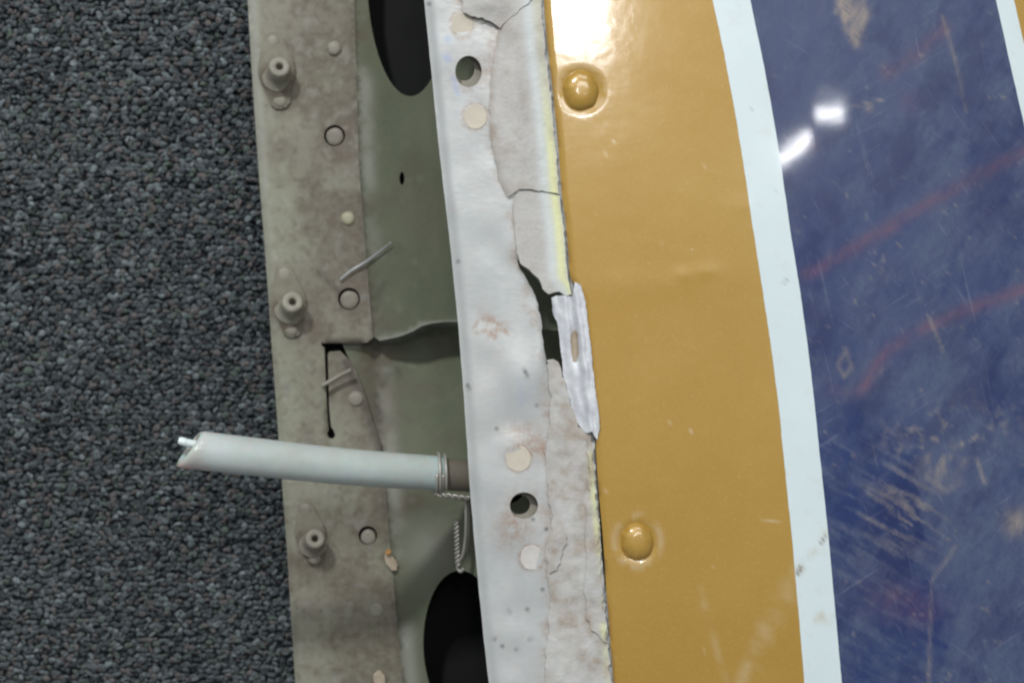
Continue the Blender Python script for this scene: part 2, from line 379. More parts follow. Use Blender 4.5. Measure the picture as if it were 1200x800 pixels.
def pile():
    # one yarn loop = a squashed 6 x 4 ellipsoid; thousands of them laid in loose crosswise rows
    nr, ns = 4, 7; T = []; 
    for i in range(nr+1):
        t = math.pi*i/nr
        for j in range(ns): p = 2*math.pi*j/ns; T.append((math.sin(t)*math.cos(p), math.sin(t)*math.sin(p), math.cos(t)))
    T = np.array(T); TF = np.array([(i*ns+j, (i+1)*ns+j, (i+1)*ns+(j+1) % ns, i*ns+(j+1) % ns) for i in range(nr) for j in range(ns)])
    xs = np.arange(-245, -2, 1.6); ys = np.arange(-225, 225, 1.4); X, Y = np.meshgrid(xs, ys); X = X+(np.arange(len(ys)) % 2)[:, None]*.8
    X = X.ravel(); Y = Y.ravel(); n = len(X)
    X = X+rng.normal(0, .34, n); Y = Y+rng.normal(0, .30, n)+1.0*np.sin(X*.045)
    hump = fbm((X+300)*.6, Y+300, 4.5, 3, 2)*1.8
    Z = CZ-.9+hump+rng.normal(0, .34, n)
    a = rng.normal(0.05, .6, n); sx = rng.uniform(.8, 1.6, n); sy = rng.uniform(.55, 1.1, n); sz = rng.uniform(.6, 1.0, n)
    L = T[None]*np.stack([sx, sy, sz], -1)[:, None]; L = L+rng.normal(0, .16, L.shape)
    c, s = np.cos(a)[:, None], np.sin(a)[:, None]
    V = np.stack([L[..., 0]*c-L[..., 1]*s+X[:, None], L[..., 0]*s+L[..., 1]*c+Y[:, None], L[..., 2]+Z[:, None]], -1)/1000
    Fs = (TF[None]+(np.arange(n)*len(T))[:, None, None]).reshape(-1, 4)
    pal = np.array([lin(84, 90, 92)[:3], lin(70, 75, 77)[:3], lin(104, 111, 112)[:3], lin(94, 88, 86)[:3], lin(120, 128, 130)[:3], lin(50, 54, 56)[:3], lin(80, 90, 82)[:3]])
    k = rng.choice(7, n, p=[.27, .23, .15, .13, .03, .12, .07]); col = 1.35*pal[k]*rng.uniform(.8, 1.2, (n, 1))
    big = .8+.5*fbm(X+500, Y+500, 30, 8); col = col*big[:, None]
    me = bpy.data.meshes.new('carpet_pile'); me.vertices.add(V.shape[0]*V.shape[1]); me.vertices.foreach_set('co', V.ravel())
    me.loops.add(Fs.size); me.loops.foreach_set('vertex_index', Fs.ravel().astype(np.int32)); me.polygons.add(len(Fs))
    me.polygons.foreach_set('loop_start', np.arange(0, Fs.size, 4, dtype=np.int32)); me.polygons.foreach_set('use_smooth', np.ones(len(Fs), bool)); me.update(calc_edges=True)
    ca = me.color_attributes.new('stain_shade', 'FLOAT_COLOR', 'POINT'); cc = np.ones((n, len(T), 4)); cc[..., :3] = col[:, None]; ca.data.foreach_set('color', cc.ravel())
    me.materials.append(M_PILE); o = bpy.data.objects.new('carpet_pile', me); COL.objects.link(o); o['kind'] = 'stuff'
    o['label'] = 'dark grey looped carpet pile left of the metal panel'; o['category'] = 'carpet'
pile()

# ------------------------------------------------------------------ the wing section
W = empty('wing_section', (0, 0, -.083), 'damaged aircraft wing panel with green spar and gold, white and blue painted skin', 'aircraft panel')
Y0, Y1 = -320, 1120
def X_at(pl): return lambda Y: poly_at(pl, Y)
E_left = [(290, 0), (296, 100), (303, 200), (311, 300), (318, 400), (324, 480), (330, 560), (336, 640), (341, 720), (346, 800)]
E_bend = [(415, 0), (418, 100), (421, 200), (429, 300), (436, 385), (450, 560), (460, 670), (472, 800)]
E_flange = [(497, 0), (505, 80), (513, 160), (521, 230), (529, 300), (536, 370), (541, 430), (546, 500), (551, 575), (559, 670), (566, 740), (573, 800)]
E_root = [(640, 0), (700, 400), (740, 800)]
ZL = -74.0
def z_low(X, Y):
    z = ZL + .5*(fbm(X, Y, 90, 2)-.5) + 1.4*np.exp(-((X-poly_at(E_left, Y))/5)**2)*0
    z = z - 1.6*sstep(8, 0, X-poly_at(E_left, Y))                       # rolled outer edge
    z = z - 1.3*blob(X, Y, 372, 690, 70, 20, 8) + .5*blob(X, Y, 330, 640, 40, 12)
    tab = sstep(382, 384, X)*sstep(401, 403, Y)*(1-sstep(500, 560, Y)); z = z - tab*2.6*(1-.5*sstep(403, 520, Y))
    return z
def z_web(X, Y):
    b = poly_at(E_bend, Y); r = poly_at(E_root, Y); t = np.clip((X-b)/(r-b), -.05, 1)
    return ZL + (71.0)*np.clip(t, 0, 1)**1.12 + .7*(fbm(X, Y, 80, 9)-.5)*np.clip((X-b)/20, 0, 1)

# lower flange of the spar
left = [(float(poly_at(E_left, y)), y) for y in range(Y0, Y1+1, 40)]
right_up = [(float(poly_at(E_bend, y)), y) for y in range(Y0, 390, 30)]+[(437, 392)]
right_dn = [(452, 566)]+[(float(poly_at(E_bend, y)), y) for y in range(590, Y1+1, 30)]
tabside = [(437, 396), (430, 401), (412, 404), (408, 402), (379, 402), (376, 401), (377, 405), (380, 407), (381, 430), (382, 460), (384, 490), (385, 503),
           (383, 508), (385, 513), (390, 514), (393, 510), (391, 504), (388, 500), (386, 480), (385, 450), (384, 415), (386, 412), (398, 411), (408, 420), (418, 436), (427, 460), (436, 490), (446, 518)]
out = right_up+tabside+right_dn+left[::-1]
rings = [(392, 159, 12.5), (409, 350, 13), (431, 627, 11)]
def c_low(X, Y):
    n = fbm(X, Y, 30, 4); n2 = fbm(X, Y, 12, 14); eL = X-poly_at(E_left, Y)
    d = .75*sstep(26, 70, eL+30*(n-.5))*(.4+.6*sstep(.35, .6, n))+ .55*blob(X, Y, 375, 62, 45, 50)+.5*sstep(.5, .75, n)+.8*blob(X, Y, 412, 400, 14, 60)*0
    d = d+.5*sstep(.55, .7, fbm(X, Y, 5, 88))+.7*blob(X, Y, 412, 100, 14, 80)+.6*blob(X, Y, 395, 300, 40, 45)+.8*blob(X, Y, 355, 660, 45, 14, 5)+.9*blob(X, Y, 425, 470, 12, 44, -18)+.8*blob(X, Y, 395, 130, 26, 26)*0+.6*blob(X, Y, 400, 690, 40, 24)+.7*blob(X, Y, 420, 760, 34, 50)+.4*blob(X, Y, 360, 430, 34, 50)
    for (cx, cy) in ((325, 85), (343, 355), (368, 628)): d = d+.9*blob(X, Y, cx+3, cy, 26, 42, 0, 2)*(.5+.9*n)
    for (cx, cy) in [(q_[0], q_[1]) for q_ in rings]+[(392, 57), (408, 256), (417, 467)]: d = d+.7*blob(X, Y, cx, cy, 20, 20)+.9*np.exp(-((np.hypot(X-cx, Y-cy)-10)/3)**2)
    l = .6*np.exp(-((X-poly_at(E_left, Y)-5)/6)**2)*sstep(500, 0, Y)+.3*sstep(.62, .8, n2)
    k = .6*streak(X, Y, [(372, 318), (396, 341), (404, 350)], 3)+.7*blob(X, Y, 441, 388, 5, 8, 0, 2)+.35*np.exp(-((X-poly_at(E_bend, Y)+2)/2.2)**2)*(vn(X/9, Y/9, 4) > .3)+.8*blob(X, Y, 383, 318, 3, 3)*0
    k = k+.5*sstep(.72, .85, n2)*.6+.7*streak(X, Y, [(405, 425), (418, 450), (430, 480), (446, 525)], 7)*(Y > 402)
    return np.stack([np.clip(.85*d*(.5+.9*n2), 0, .85), np.clip(l, 0, .8), np.clip(k, 0, .9)], -1)
hol = [np.array(circ(x, y, r, n=24)) for x, y, r in rings]+[np.array(circ(441, 714, 0.8, n=6))]
lowf = sheet('lower_flange', out, hol, 5, z_low, 1.4, M_FL, W, c_low, bsp=4)

# rivets and nut plates on the lower flange
def rivet_dome(X, Y, z, rpx, h, m, parent, **k):
    r = rpx*K*(H-z)/H
    return lathe('rivet', X, Y, z, [(r*1.02, -.3), (r*1.02, h*.25), (r*.93, h*.6), (r*.72, h*.88), (r*.4, h), (0.001, h*1.02)], m, parent, wob=.12, **k)
for x, y, r, h, m in ((392, 57, 8.5, 1.1, M_NUT), (408, 256, 8.0, .9, M_CREAM), (417, 467, 9, .9, M_NUT), (441, 714, 8, .35, M_NUT), (480, 968, 8.5, 1.1, M_NUT), (383, -60, 8, 1, M_NUT)):
    rivet_dome(x, y, float(z_low(np.array([x*1.]), np.array([y*1.]))[0]), r, h, m, lowf)
for x, y, r in rings:
    z = float(z_low(np.array([x*1.]), np.array([y*1.]))[0]); q = (r-2.2)*K*(H-z)/H
    lathe('rivet', x+.9, y+1.3, z-1.2, [(q, -.2), (q, 1.0), (q*.93, 1.25), (q*.5, 1.34), (.001, 1.36)], M_NUT, lowf, tilt=(.08, -.05), wob=.08)
def nut_plate(x0, y0, x1, y1, bx, by, wdt, br):
    z = float(z_low(np.array([bx*1.]), np.array([by*1.]))[0])+.1
    t = empty('nut_plate', (0, 0, 0), '', ''); del t['label']; del t['category']
    t.parent = W; t.location = pw(bx, by, z)-worldloc(W)
    # base plate: lozenge with round lugs
    n = 14; L = []; dx, dy = x1-x0, y1-y0; ln = math.hypot(dx, dy); ux, uy = dx/ln, dy/ln; px, py = -uy, ux
    prof = [(-.16, 0), (-.14, .30), (-.07, .52), (.05, .60), (.2, .74), (.36, .95), (.5, 1), (.64, .95), (.8, .74), (.95, .60), (1.07, .52), (1.14, .30), (1.16, 0)]
    a = [(x0+dx*s+px*wdt*q, y0+dy*s+py*wdt*q) for s, q in prof]; b = [(x0+dx*s-px*wdt*q, y0+dy*s-py*wdt*q) for s, q in prof[1:-1]]
    cx, cy = (x0+x1)/2, (y0+y1)/2
    zb = lambda X, Y: z+1.2+.8*blob(X, Y, bx, by, wdt*1.1, wdt*1.1)-.5*sstep(.62, 1.1, np.hypot(((X-cx)*px+(Y-cy)*py)/wdt, ((X-cx)*ux+(Y-cy)*uy)/(ln*.66)))
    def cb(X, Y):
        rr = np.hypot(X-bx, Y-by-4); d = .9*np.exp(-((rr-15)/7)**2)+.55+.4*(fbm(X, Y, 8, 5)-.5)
        return np.stack([np.clip(d, 0, 1), 0*X, .35*np.exp(-((rr-14)/4)**2)*sstep(-4, 8, Y-by)], -1)  # brown grime, plus the barrel's shade painted as a dark crescent below it
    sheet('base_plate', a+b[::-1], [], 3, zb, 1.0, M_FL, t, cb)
    rivet_dome(x0, y0, z+.75, 7.5, .6, M_NUT, t); rivet_dome(x1, y1, z+.75, 8, .7, M_NUT, t)
    r = br*K*(H-z)/H; hh = 7.5
    lathe('nut_barrel', bx, by, z+.6, [(r*1.5, .2), (r*1.25, .9), (r*1.08, 1.8), (r*1.0, 2.6), (r, hh-.5), (r*.9, hh-.1), (r*.75, hh), (r*.42, hh-.05), (r*.34, hh-.3), (r*.30, hh-1.2), (r*.30, 1.0), (0.001, 1.0)], M_NUT, t, n=30, wob=.06, tilt=(-.26, .16))
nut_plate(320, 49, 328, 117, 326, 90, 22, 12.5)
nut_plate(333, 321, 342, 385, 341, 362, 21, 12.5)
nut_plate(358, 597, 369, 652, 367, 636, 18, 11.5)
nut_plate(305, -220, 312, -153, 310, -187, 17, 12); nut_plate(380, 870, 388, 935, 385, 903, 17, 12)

# the web with its lightening holes, split by the tear
def wl(y): return float(poly_at(E_bend, y))
def wr(y): return float(poly_at(E_root, y))
top_edge = [(437, 394), (445, 399), (460, 396), (472, 393), (484, 388), (494, 382), (505, 379), (520, 377), (545, 377), (wr(390), 392)]
out_up = [(wl(y), y) for y in range(Y0, 385, 30)]+top_edge+[(wr(y), y) for y in range(360, Y0-1, -40)]
def ell(cx, cy, a, b, tilt=0, n=56): return np.array([(cx+a*math.cos(t)+tilt*b*math.sin(t), cy+b*math.sin(t)) for t in np.linspace(0, 2*math.pi, n, endpoint=False)])
holes_up = [ell(477, -20, 47, 133, .03), ell(471, 209, 3, 7.5, 0, 14)]
def c_web(X, Y):
    n = fbm(X, Y, 40, 5); b = poly_at(E_bend, Y); e = X-b
    d = .6*np.exp(-(e/16)**2)*sstep(.3, .6, fbm(X, Y, 30, 8))+.4*sstep(.55, .75, n)+.7*blob(X, Y, 480, 590, 40, 16, -20)+1.3*blob(X, Y, 442, 462, 17, 56, -16)+.6*blob(X, Y, 455, 415, 22, 14)+.4*blob(X, Y, 500, 250, 30, 40)
    l = .5*np.exp(-((e-10)/9)**2)*sstep(.35, .6, fbm(X, Y, 60, 12))+.12*sstep(.72, .85, fbm(X, Y, 7, 2))
    l = l+.3*blob(X, Y, 500, 640, 30, 30)+.8*streak(X, Y, [(400, 406), (437, 397), (445, 399), (460, 396), (472, 393), (484, 388), (494, 382), (505, 379), (545, 377)], 2.6)
    k = .7*np.exp(-(e/1.8)**2)*(vn(Y/14, Y*0, 3) > .28)+.6*streak(X, Y, [(470, 430), (450, 450), (444, 500)], 9)*sstep(.35, .6, fbm(X, Y, 14, 3))
    k = k+.4*streak(X, Y, [(452, 330), (445, 345), (440, 360)], 4)+.4*blob(X, Y, 466, 292, 8, 4)
    return np.stack([np.clip(d*.9, 0, .85), np.clip(l, 0, .6), np.clip(k, 0, .8)], -1)
web = sheet('spar_web', out_up, holes_up, 7, z_web, 1.3, M_WEB, W, c_web, bsp=5)
def z_web2(X, Y): return z_web(X, Y)-13.0*(1-sstep(395, 600, Y))*sstep(405, 520, X)-4.0*(1-sstep(395, 590, Y))
lo_left = [(396, 372), (398, 395), (406, 414), (417, 436), (426, 460), (435, 490), (446, 521), (452, 560)]+[(wl(y), y) for y in range(600, Y1+1, 30)]
out_lo = lo_left+[(wr(y), y) for y in range(Y1, 380, -40)]+[(wr(372), 372)]
holes_lo = [ell(541, 756, 45, 88, .02), ell(595, 560, 24, 30, 0, 28)]
web2 = sheet('spar_web', out_lo, holes_lo, 7, z_web2, 1.3, M_WEB, W, c_web, bsp=5, label='lower web sheet pushed in behind the tear')

# upper flange
def bumpn(X, Y, s, a): return a*(fbm(X, Y, 60, s, 2)-.5)
def z_fl(X, Y):
    z = -2.3+bumpn(X, Y, 31, .9)+.9*blob(X, Y, 614, 440, 26, 34)-.9*sstep(12, 0, X-poly_at(E_flange, Y))
    z = z+.6*blob(X, Y, 632, 400, 12, 50)-.5*blob(X, Y, 600, 500, 24, 18)
    return z
fo = [(float(poly_at(E_flange, y))+.5*(float(vn(y/11, 0, 4))-.5), y) for y in range(Y0, Y1+1, 9)]
fo = fo+[(760, Y1), (705, 650), (690, 400), (665, Y0)]
tear = [(606, 303), (612, 311), (622, 320), (633, 332), (642, 342), (655, 340), (668, 345), (672, 370), (672, 420), (662, 445), (652, 440), (641, 425), (638, 405), (634, 380), (630, 352), (625, 342), (616, 325), (608, 314)]
sh = [(549, 84, 15.5, 18.5), (614, 592, 16.5, 15.5)]
def c_fl(X, Y):
    n = fbm(X, Y, 16, 6); n2 = fbm(X, Y, 7, 16)
    d = .9*blob(X, Y, 570, 382, 24, 13, 15)*sstep(.45, .6, n)*1.3+.7*blob(X, Y, 588, 395, 10, 14)*sstep(.4, .6, n)+.6*blob(X, Y, 612, 505, 22, 12)+.6*blob(X, Y, 600, 622, 24, 22)+.8*blob(X, Y, 630, 524, 22, 12)
    ed = [(540, 0), (560, 24), (580, 40), (574, 120), (582, 195), (600, 232), (604, 300), (640, 420), (642, 520), (646, 600), (640, 800)]
    d = d+.6*streak(X, Y, ed, 8)*sstep(.35, .6, n)
    for hx, hy, a, b in sh: d = d+.7*blob(X, Y, hx, hy+2, 22, 24)*sstep(.3, .6, n2)
    for cx, cy in ((542, 29), (557, 137), (607, 537), (623, 653)): d = d+.8*np.exp(-((np.hypot(X-cx, (Y-cy)*.96)-14.5)/1.8)**2)
    b = .7*blob(X, Y, 523, 70, 6, 6)*sstep(.4, .6, n2)+.6*blob(X, Y, 522, 45, 8, 5)*sstep(.4, .6, n2)+.22*blob(X, Y, 612, 462, 13, 24)*sstep(.3, .6, n)+.5*streak(X, Y, [(531, 90), (536, 110)], 2.5)
    k = sstep(.80, .86, fbm(X, Y, 6, 61))*.7+.8*streak(X, Y, [(615, 432), (618, 444)], 1.6)+.45*streak(X, Y, tear[:6]+tear[9:], 2.6)
    k = k+.8*streak(X, Y, [(548, 452), (549, 456)], 1.8)
    for (sx, sy) in ((596, 716), (619, 714), (580, 747), (622, 748), (606, 760), (640, 620)): k = k+.9*blob(X, Y, sx, sy, 2.0, 2.2)
    return np.stack([np.clip(d, 0, .95), np.clip(b, 0, .7), np.clip(k, 0, .85)], -1)
fl_h = [np.array(circ(x, y, a, b, n=36)) for x, y, a, b in sh]+[resample(tear, 4, rough=1.2, seed=4)]
upf = sheet('upper_flange', fo, fl_h, 4.5, z_fl, 1.2, M_ALU, W, c_fl, bsp=5)
# anchor strips under the two screw holes, their own holes standing a little off
for i, (x, y, a, b) in enumerate(sh):
    ox = (-4.5, -5)[i]; oy = (-3, -1)[i]
    sheet('doubler', [(x-24, y-42), (x+30, y-38), (x+34, y+38), (x-18, y+42)], [np.array(circ(x+ox, y+oy, a*.74, b*.74, n=30))], 6,
          lambda X, Y: -6.0+0*X, 1.2, M_NUT, W)
for x, y, rx, ry, m in ((542, 29, 13, 14, M_FILL), (557, 137, 13.5, 14.5, M_FILL), (607, 537, 15, 15.5, M_FILL), (623, 653, 13, 14.5, M_FILL2), (483, -380+300, 13, 14, M_FILL), (658, 890, 13, 14, M_FILL)):
    z = float(z_fl(np.array([x*1.]), np.array([y*1.]))[0]); q = rx*K*(H-z)/H
    lathe('rivet', x, y, z+.02, [(q, -.4), (q, .03), (q*.96, .07), (q*.9, .04), (q*.5, .07), (.001, .06)], m, upf, n=30, sy=ry/rx, wob=.10)
# thin grey seams round the fillers
M_SEAM = mat_plain('dirt_seam', lin(138, 122, 106), .8)
# ------------------------------------------------------------------ sealant layers
E_skin = [(634, -60), (637, 0), (641, 50), (648, 110), (655, 180), (658, 225), (663, 262), (668, 326), (673, 332), (683, 350), (688, 395), (693, 440), (697, 480), (699, 510), (698, 522), (701, 570), (706, 622), (708, 650), (711, 700), (715, 750), (719, 800)]
def sk(y, d=0): return float(poly_at(E_skin, y))+d
def yel(X, Y, off, wd): return np.exp(-((X-poly_at(E_skin, Y)-off)/wd)**2)
S1L = [(584, 30), (582, 48), (576, 78), (573, 118), (575, 160), (580, 190), (586, 214), (595, 230)]
def c_seal(X, Y):
    n = fbm(X, Y, 22, 41); n2 = fbm(X, Y, 9, 51)
    d = .7*sstep(.5, .7, n)+.3*sstep(.5, .7, n2)
    up = sstep(420, 300, Y)
    y_ = yel(X, Y, -10, 6.5)*(.25+.75*sstep(60, 200, Y))*up*.95 + yel(X, Y, -6, 3.6)*(1-up)*sstep(.42, .56, fbm(X*0, Y, 60, 3)+.12*(Y > 620))*.8
    p = yel(X, Y, -19, 7)*up*.8+.25*(1-up)*sstep(.5, .7, fbm(X, Y, 40, 77))+yel(X, Y, -1, 2)*.5
    d = d*(.55+.75*(1-up))+.15*(1-up)+.5*up*streak(X, Y, S1L, 3.5)
    return np.stack([np.clip(d, 0, .9), np.clip(y_, 0, .9), np.clip(p, 0, .85)], -1)
def edge_drop(X, Y, pl, w, a): return -a*streak(X, Y, pl, w)
s1L = [(540, -4), (543, 14), (552, 19), (566, 21), (578, 27), (586, 33)]
def z_s0(X, Y): return -1.15+1.3*blob(X, Y, 572, 2, 22, 16, 15)+bumpn(X, Y, 5, .9)+.35*fbm(X, Y, 8, 9)
sheet('sealant', [(520, Y0), (530, -100), (538, -40)]+s1L+[(600, 20), (625, -2), (sk(-60, -9), -60), (sk(-200, -9), -200), (sk(Y0, -9), Y0)], [], 4, lambda X, Y: z_s0(X, Y)+.35, 1.3, M_SEAL, W, c_seal, rough=1.2, seed=3, bsp=4)
s1 = [(584, 30), (582, 48), (576, 78), (573, 118), (575, 160), (580, 190), (586, 214), (595, 230), (600, 227), (608, 222), (622, 222), (640, 224), (sk(226, -3), 227), (sk(180, -3), 180), (sk(110, -3), 110), (sk(50, -3), 50), (sk(0, -3), 0), (sk(-60, -3), -60), (sk(-150, -3), -150), (608, -150), (604, -40), (602, 10)]
def z_s1(X, Y): return -1.35+bumpn(X, Y, 6, 1.0)+.25*fbm(X, Y, 9, 3)-.5*streak(X, Y, s1[:8], 4)+.5*blob(X, Y, 600, 120, 14, 70)
sheet('sealant', s1, [], 4, z_s1, 1.2, M_SEAL, W, c_seal, rough=1.3, seed=8, bsp=4)
s2 = [(601, 233), (608, 225), (622, 224.5), (640, 226.5), (sk(229, -3), 229.5), (sk(270, -3), 270), (sk(320, -3), 320), (670, 345), (664, 347), (656, 342), (643, 344), (636, 338), (631, 326), (620, 316), (610, 308), (606, 296), (603, 260)]
def z_s2(X, Y): return -.75+bumpn(X, Y, 26, .5)+.4*sstep(300, 345, Y)-.3*streak(X, Y, s2[:1]+s2[-3:], 4)
sheet('sealant', s2, [], 4, z_s2, 1.0, M_SEAL, W, lambda X, Y: c_seal(X, Y)*np.array([.45, 1, 1]), rough=.7, seed=18, bsp=4, label='pale broken sealant slab above the tear')
s3 = [(641, 421), (648, 420), (655, 424), (660, 440), (668, 470), (678, 500), (690, 506), (695, 520), (sk(540, -3), 540), (sk(600, -3), 600), (sk(650, -3), 650), (sk(700, -3), 700), (sk(800, -3), 800), (sk(950, -3), 950), (sk(Y1, -3), Y1),
      (645, Y1), (636, 950), (638, 800), (641, 760), (646, 700), (641, 660), (640, 640), (646, 622), (649, 604), (643, 590), (641, 560), (640, 530), (644, 500), (646, 470), (643, 445)]
def z_s3(X, Y): return -1.3+bumpn(X, Y, 36, 1.3)+.5*fbm(X, Y, 8, 33)-.4*streak(X, Y, s3[17:], 4)
sheet('sealant', s3, [], 4, z_s3, 1.1, M_SEAL, W, c_seal, rough=1.8, seed=28, bsp=4, label='crumbly sealant strip below the tear')
s4 = [(688, 512), (695, 520), (sk(560, -4), 560), (sk(620, -4), 620), (sk(700, -4), 700), (sk(752, -4), 752), (704, 750), (697, 742), (692, 738), (688, 720), (684, 690), (688, 650), (686, 610), (690, 570)]
sheet('sealant', s4, [], 4, lambda X, Y: z_s3(X, Y)+.45+.3*fbm(X, Y, 14, 71), .5, M_SEAL, W, c_seal, rough=2.6, seed=38, bsp=4, label='thin flaking layer on the lower sealant')
s5 = [(645, 602), (653, 612), (660, 618), (664, 636), (658, 650), (652, 668), (645, 672), (641, 655), (643, 636), (648, 622)]
sheet('sealant', s5, [], 4, lambda X, Y: z_s3(X, Y)+.5, .5, M_SEAL, W, c_seal, rough=2.0, seed=48, bsp=3)
# torn, folded bright strip
st = [(646, 349), (652, 346), (664, 347), (671, 347), (673, 336), (673, 331), (680, 333), (686, 352), (690, 385), (694, 420), (697, 450), (701, 482), (703, 500), (700, 515), (697, 511), (694, 506), (687, 507), (680, 500), (672, 484), (665, 462), (660, 438), (658, 415), (656, 396), (653, 380), (648, 366)]
def z_st(X, Y):
    r = poly_at([(680, 330), (686, 352), (694, 420), (703, 500)], Y); e = r-X
    return .75-.06*e+.35*np.cos(e*.42+3*fbm(X*0, Y, 40, 6))*np.exp(-((e-10)/16)**2)+.8*(fbm(e*1.8, Y*.18, 11, 91, 3)-.5)+.2*(fbm(X, Y, 9, 92)-.5)-.9*blob(X, Y, 673, 402, 5, 20)
sheet('torn_strip', st, [], 2.4, z_st, .5, M_SILV, W, rough=.7, seed=5, bsp=3)
sheet('dirt_patch', [(669, 392), (673, 386), (677, 390), (678, 410), (676, 424), (671, 423), (669, 410)], [], 2.4, lambda X, Y: z_st(X, Y)+.12, .1, M_CLAY, W, rough=.8, seed=9)

# ------------------------------------------------------------------ painted skin
rv = [(681, 106, 1.0), (747, 634, .92), (618, -420, 1), (805, 1160, 1)]
def z_sk(X, Y):
    z = skin_z(X)+.0
    e = X-poly_at(E_skin, Y); z = z-.35*sstep(4, 0, e)
    for (cx, cy, s) in rv[:2]:
        r = np.hypot(X-cx, Y-cy)/s
        z = z-.42*(1-sstep(17, 30, r))
    z = z+.12*(fbm(X, Y, 260, 55, 2)-.5)
    return z+.10*blob(X, Y, 775, 334, 80, 20, -4)+.12*blob(X, Y, 802, 322, 9, 8)+.12*blob(X, Y, 826, 318, 12, 8)+.10*blob(X, Y, 868, 242, 9, 10)
def c_gold(X, Y):
    n = fbm(X, Y, 24, 14)
    d = .42*streak(X, Y, [(955, 640), (930, 680), (895, 740), (872, 790), (860, 830)], 7)*sstep(.3, .6, n)+.28*streak(X, Y, [(820, 690), (840, 760), (850, 800)], 4)*sstep(.35, .6, n)
    for cx, cy, s_ in rv[:2]: d = d+.45*np.exp(-((np.hypot(X-cx, (Y-cy)/1.1)-27)/4)**2)*sstep(.35, .6, fbm(X, Y, 8, 44))
    e = X-poly_at(E_skin, Y)
    k = .55*np.exp(-(e/2.2)**2)*sstep(.35, .6, vn(Y/12, Y*0, 4))
    w_ = .5*sstep(.83, .9, fbm(X, Y, 5, 71))
    return np.stack([np.clip(d, 0, .7), np.clip(k, 0, .7), np.clip(w_, 0, .9)], -1)
us = np.concatenate([np.linspace(0, .02, 6)[:-1], np.linspace(.02, .16, 44)[:-1], np.linspace(.16, 1, 60)])
Ysk = np.concatenate([np.arange(Y0, 50, 9), np.arange(50, 165, 3), np.arange(165, 580, 5), np.arange(580, 690, 3), np.arange(690, Y1, 9), [Y1]])
xr_end = lambda Y: 1760+0*Y
skin = ruled('skin_panel', X_at(E_skin), xr_end, Ysk, us, z_sk, .9, M_GOLD, W, c_gold, label='gold painted skin with stripes')
for i, (x, y, s) in enumerate(rv[:2]):
    z = float(z_sk(np.array([x*1.]), np.array([y*1.]))[0]); R = 4.15*s
    pf = [(R*1.12, -.15), (R*1.06, .02), (R*1.0, .22), (R*.96, .6), (R*.86, 1.1), (R*.7, 1.5), (R*.52, 1.74), (R*.38, 1.84), (R*.24, 1.87), (R*.12, 1.88), (.001, 1.885)]
    lathe('rivet', x, y, z, pf, M_GOLD, skin, n=48, wob=.10, sy=1.14, rot=.12, tilt=(-.04, .05))
WL = [(835, 0), (848, 60), (861, 130), (871, 190), (882, 265), (893, 335), (905, 415), (914, 490), (921, 560), (930, 650), (937, 730), (942.5, 800)]
WR = [(879, 0), (896, 80), (911, 165), (925, 262), (939, 350), (951, 440), (961, 535), (971, 630), (979, 715), (986.5, 800)]
VL = [(1152, -60), (1167, 0), (1200, 146), (1226, 270), (1247, 400), (1266, 560), (1280, 700), (1288, 800)]
VR = [(1174, -60), (1188, 0), (1221, 140), (1250, 270), (1273, 400), (1292, 560), (1306, 700), (1314, 800)]
def wig(pl, a, s): return lambda Y: poly_at(pl, Y)+a*(vn(Y/7, Y*0, s)-.5)+a*(vn(Y/40, Y*0, s+1)-.5)
Yst = np.arange(Y0, Y1+1, 4)
def c_wh(X, Y):
    n = fbm(X, Y, 12, 12)
    d = .6*streak(X, Y, [(965, 625), (952, 645), (935, 672)], 5)*sstep(.3, .6, n)+.5*blob(X, Y, 962, 722, 14, 8)*sstep(.35, .6, n)+.15*sstep(.6, .8, n)
    k = .9*streak(X, Y, [(934, 672), (939, 664), (936, 670)], 2)+.8*streak(X, Y, [(962, 637), (967, 629)], 1.6)+.4*sstep(.8, .9, fbm(X, Y, 5, 4))+.4*streak(X, Y, [(918, 332), (924, 326)], 1.5)
    return np.stack([np.clip(d, 0, .8), np.clip(k, 0, .8), 0*X], -1)
ruled('white_stripe', wig(WL, .5, 2), wig(WR, .3, 9), Yst, np.linspace(0, 1, 14), lambda X, Y: z_sk(X, Y)+.10, .12, M_WHITE, skin, c_wh)
ruled('white_stripe', wig(VL, .4, 5), wig(VR, .4, 6), np.arange(Y0, Y1+1, 8), np.linspace(0, 1, 7), lambda X, Y: z_sk(X, Y)+.10, .12, M_WHITE, skin, c_wh)
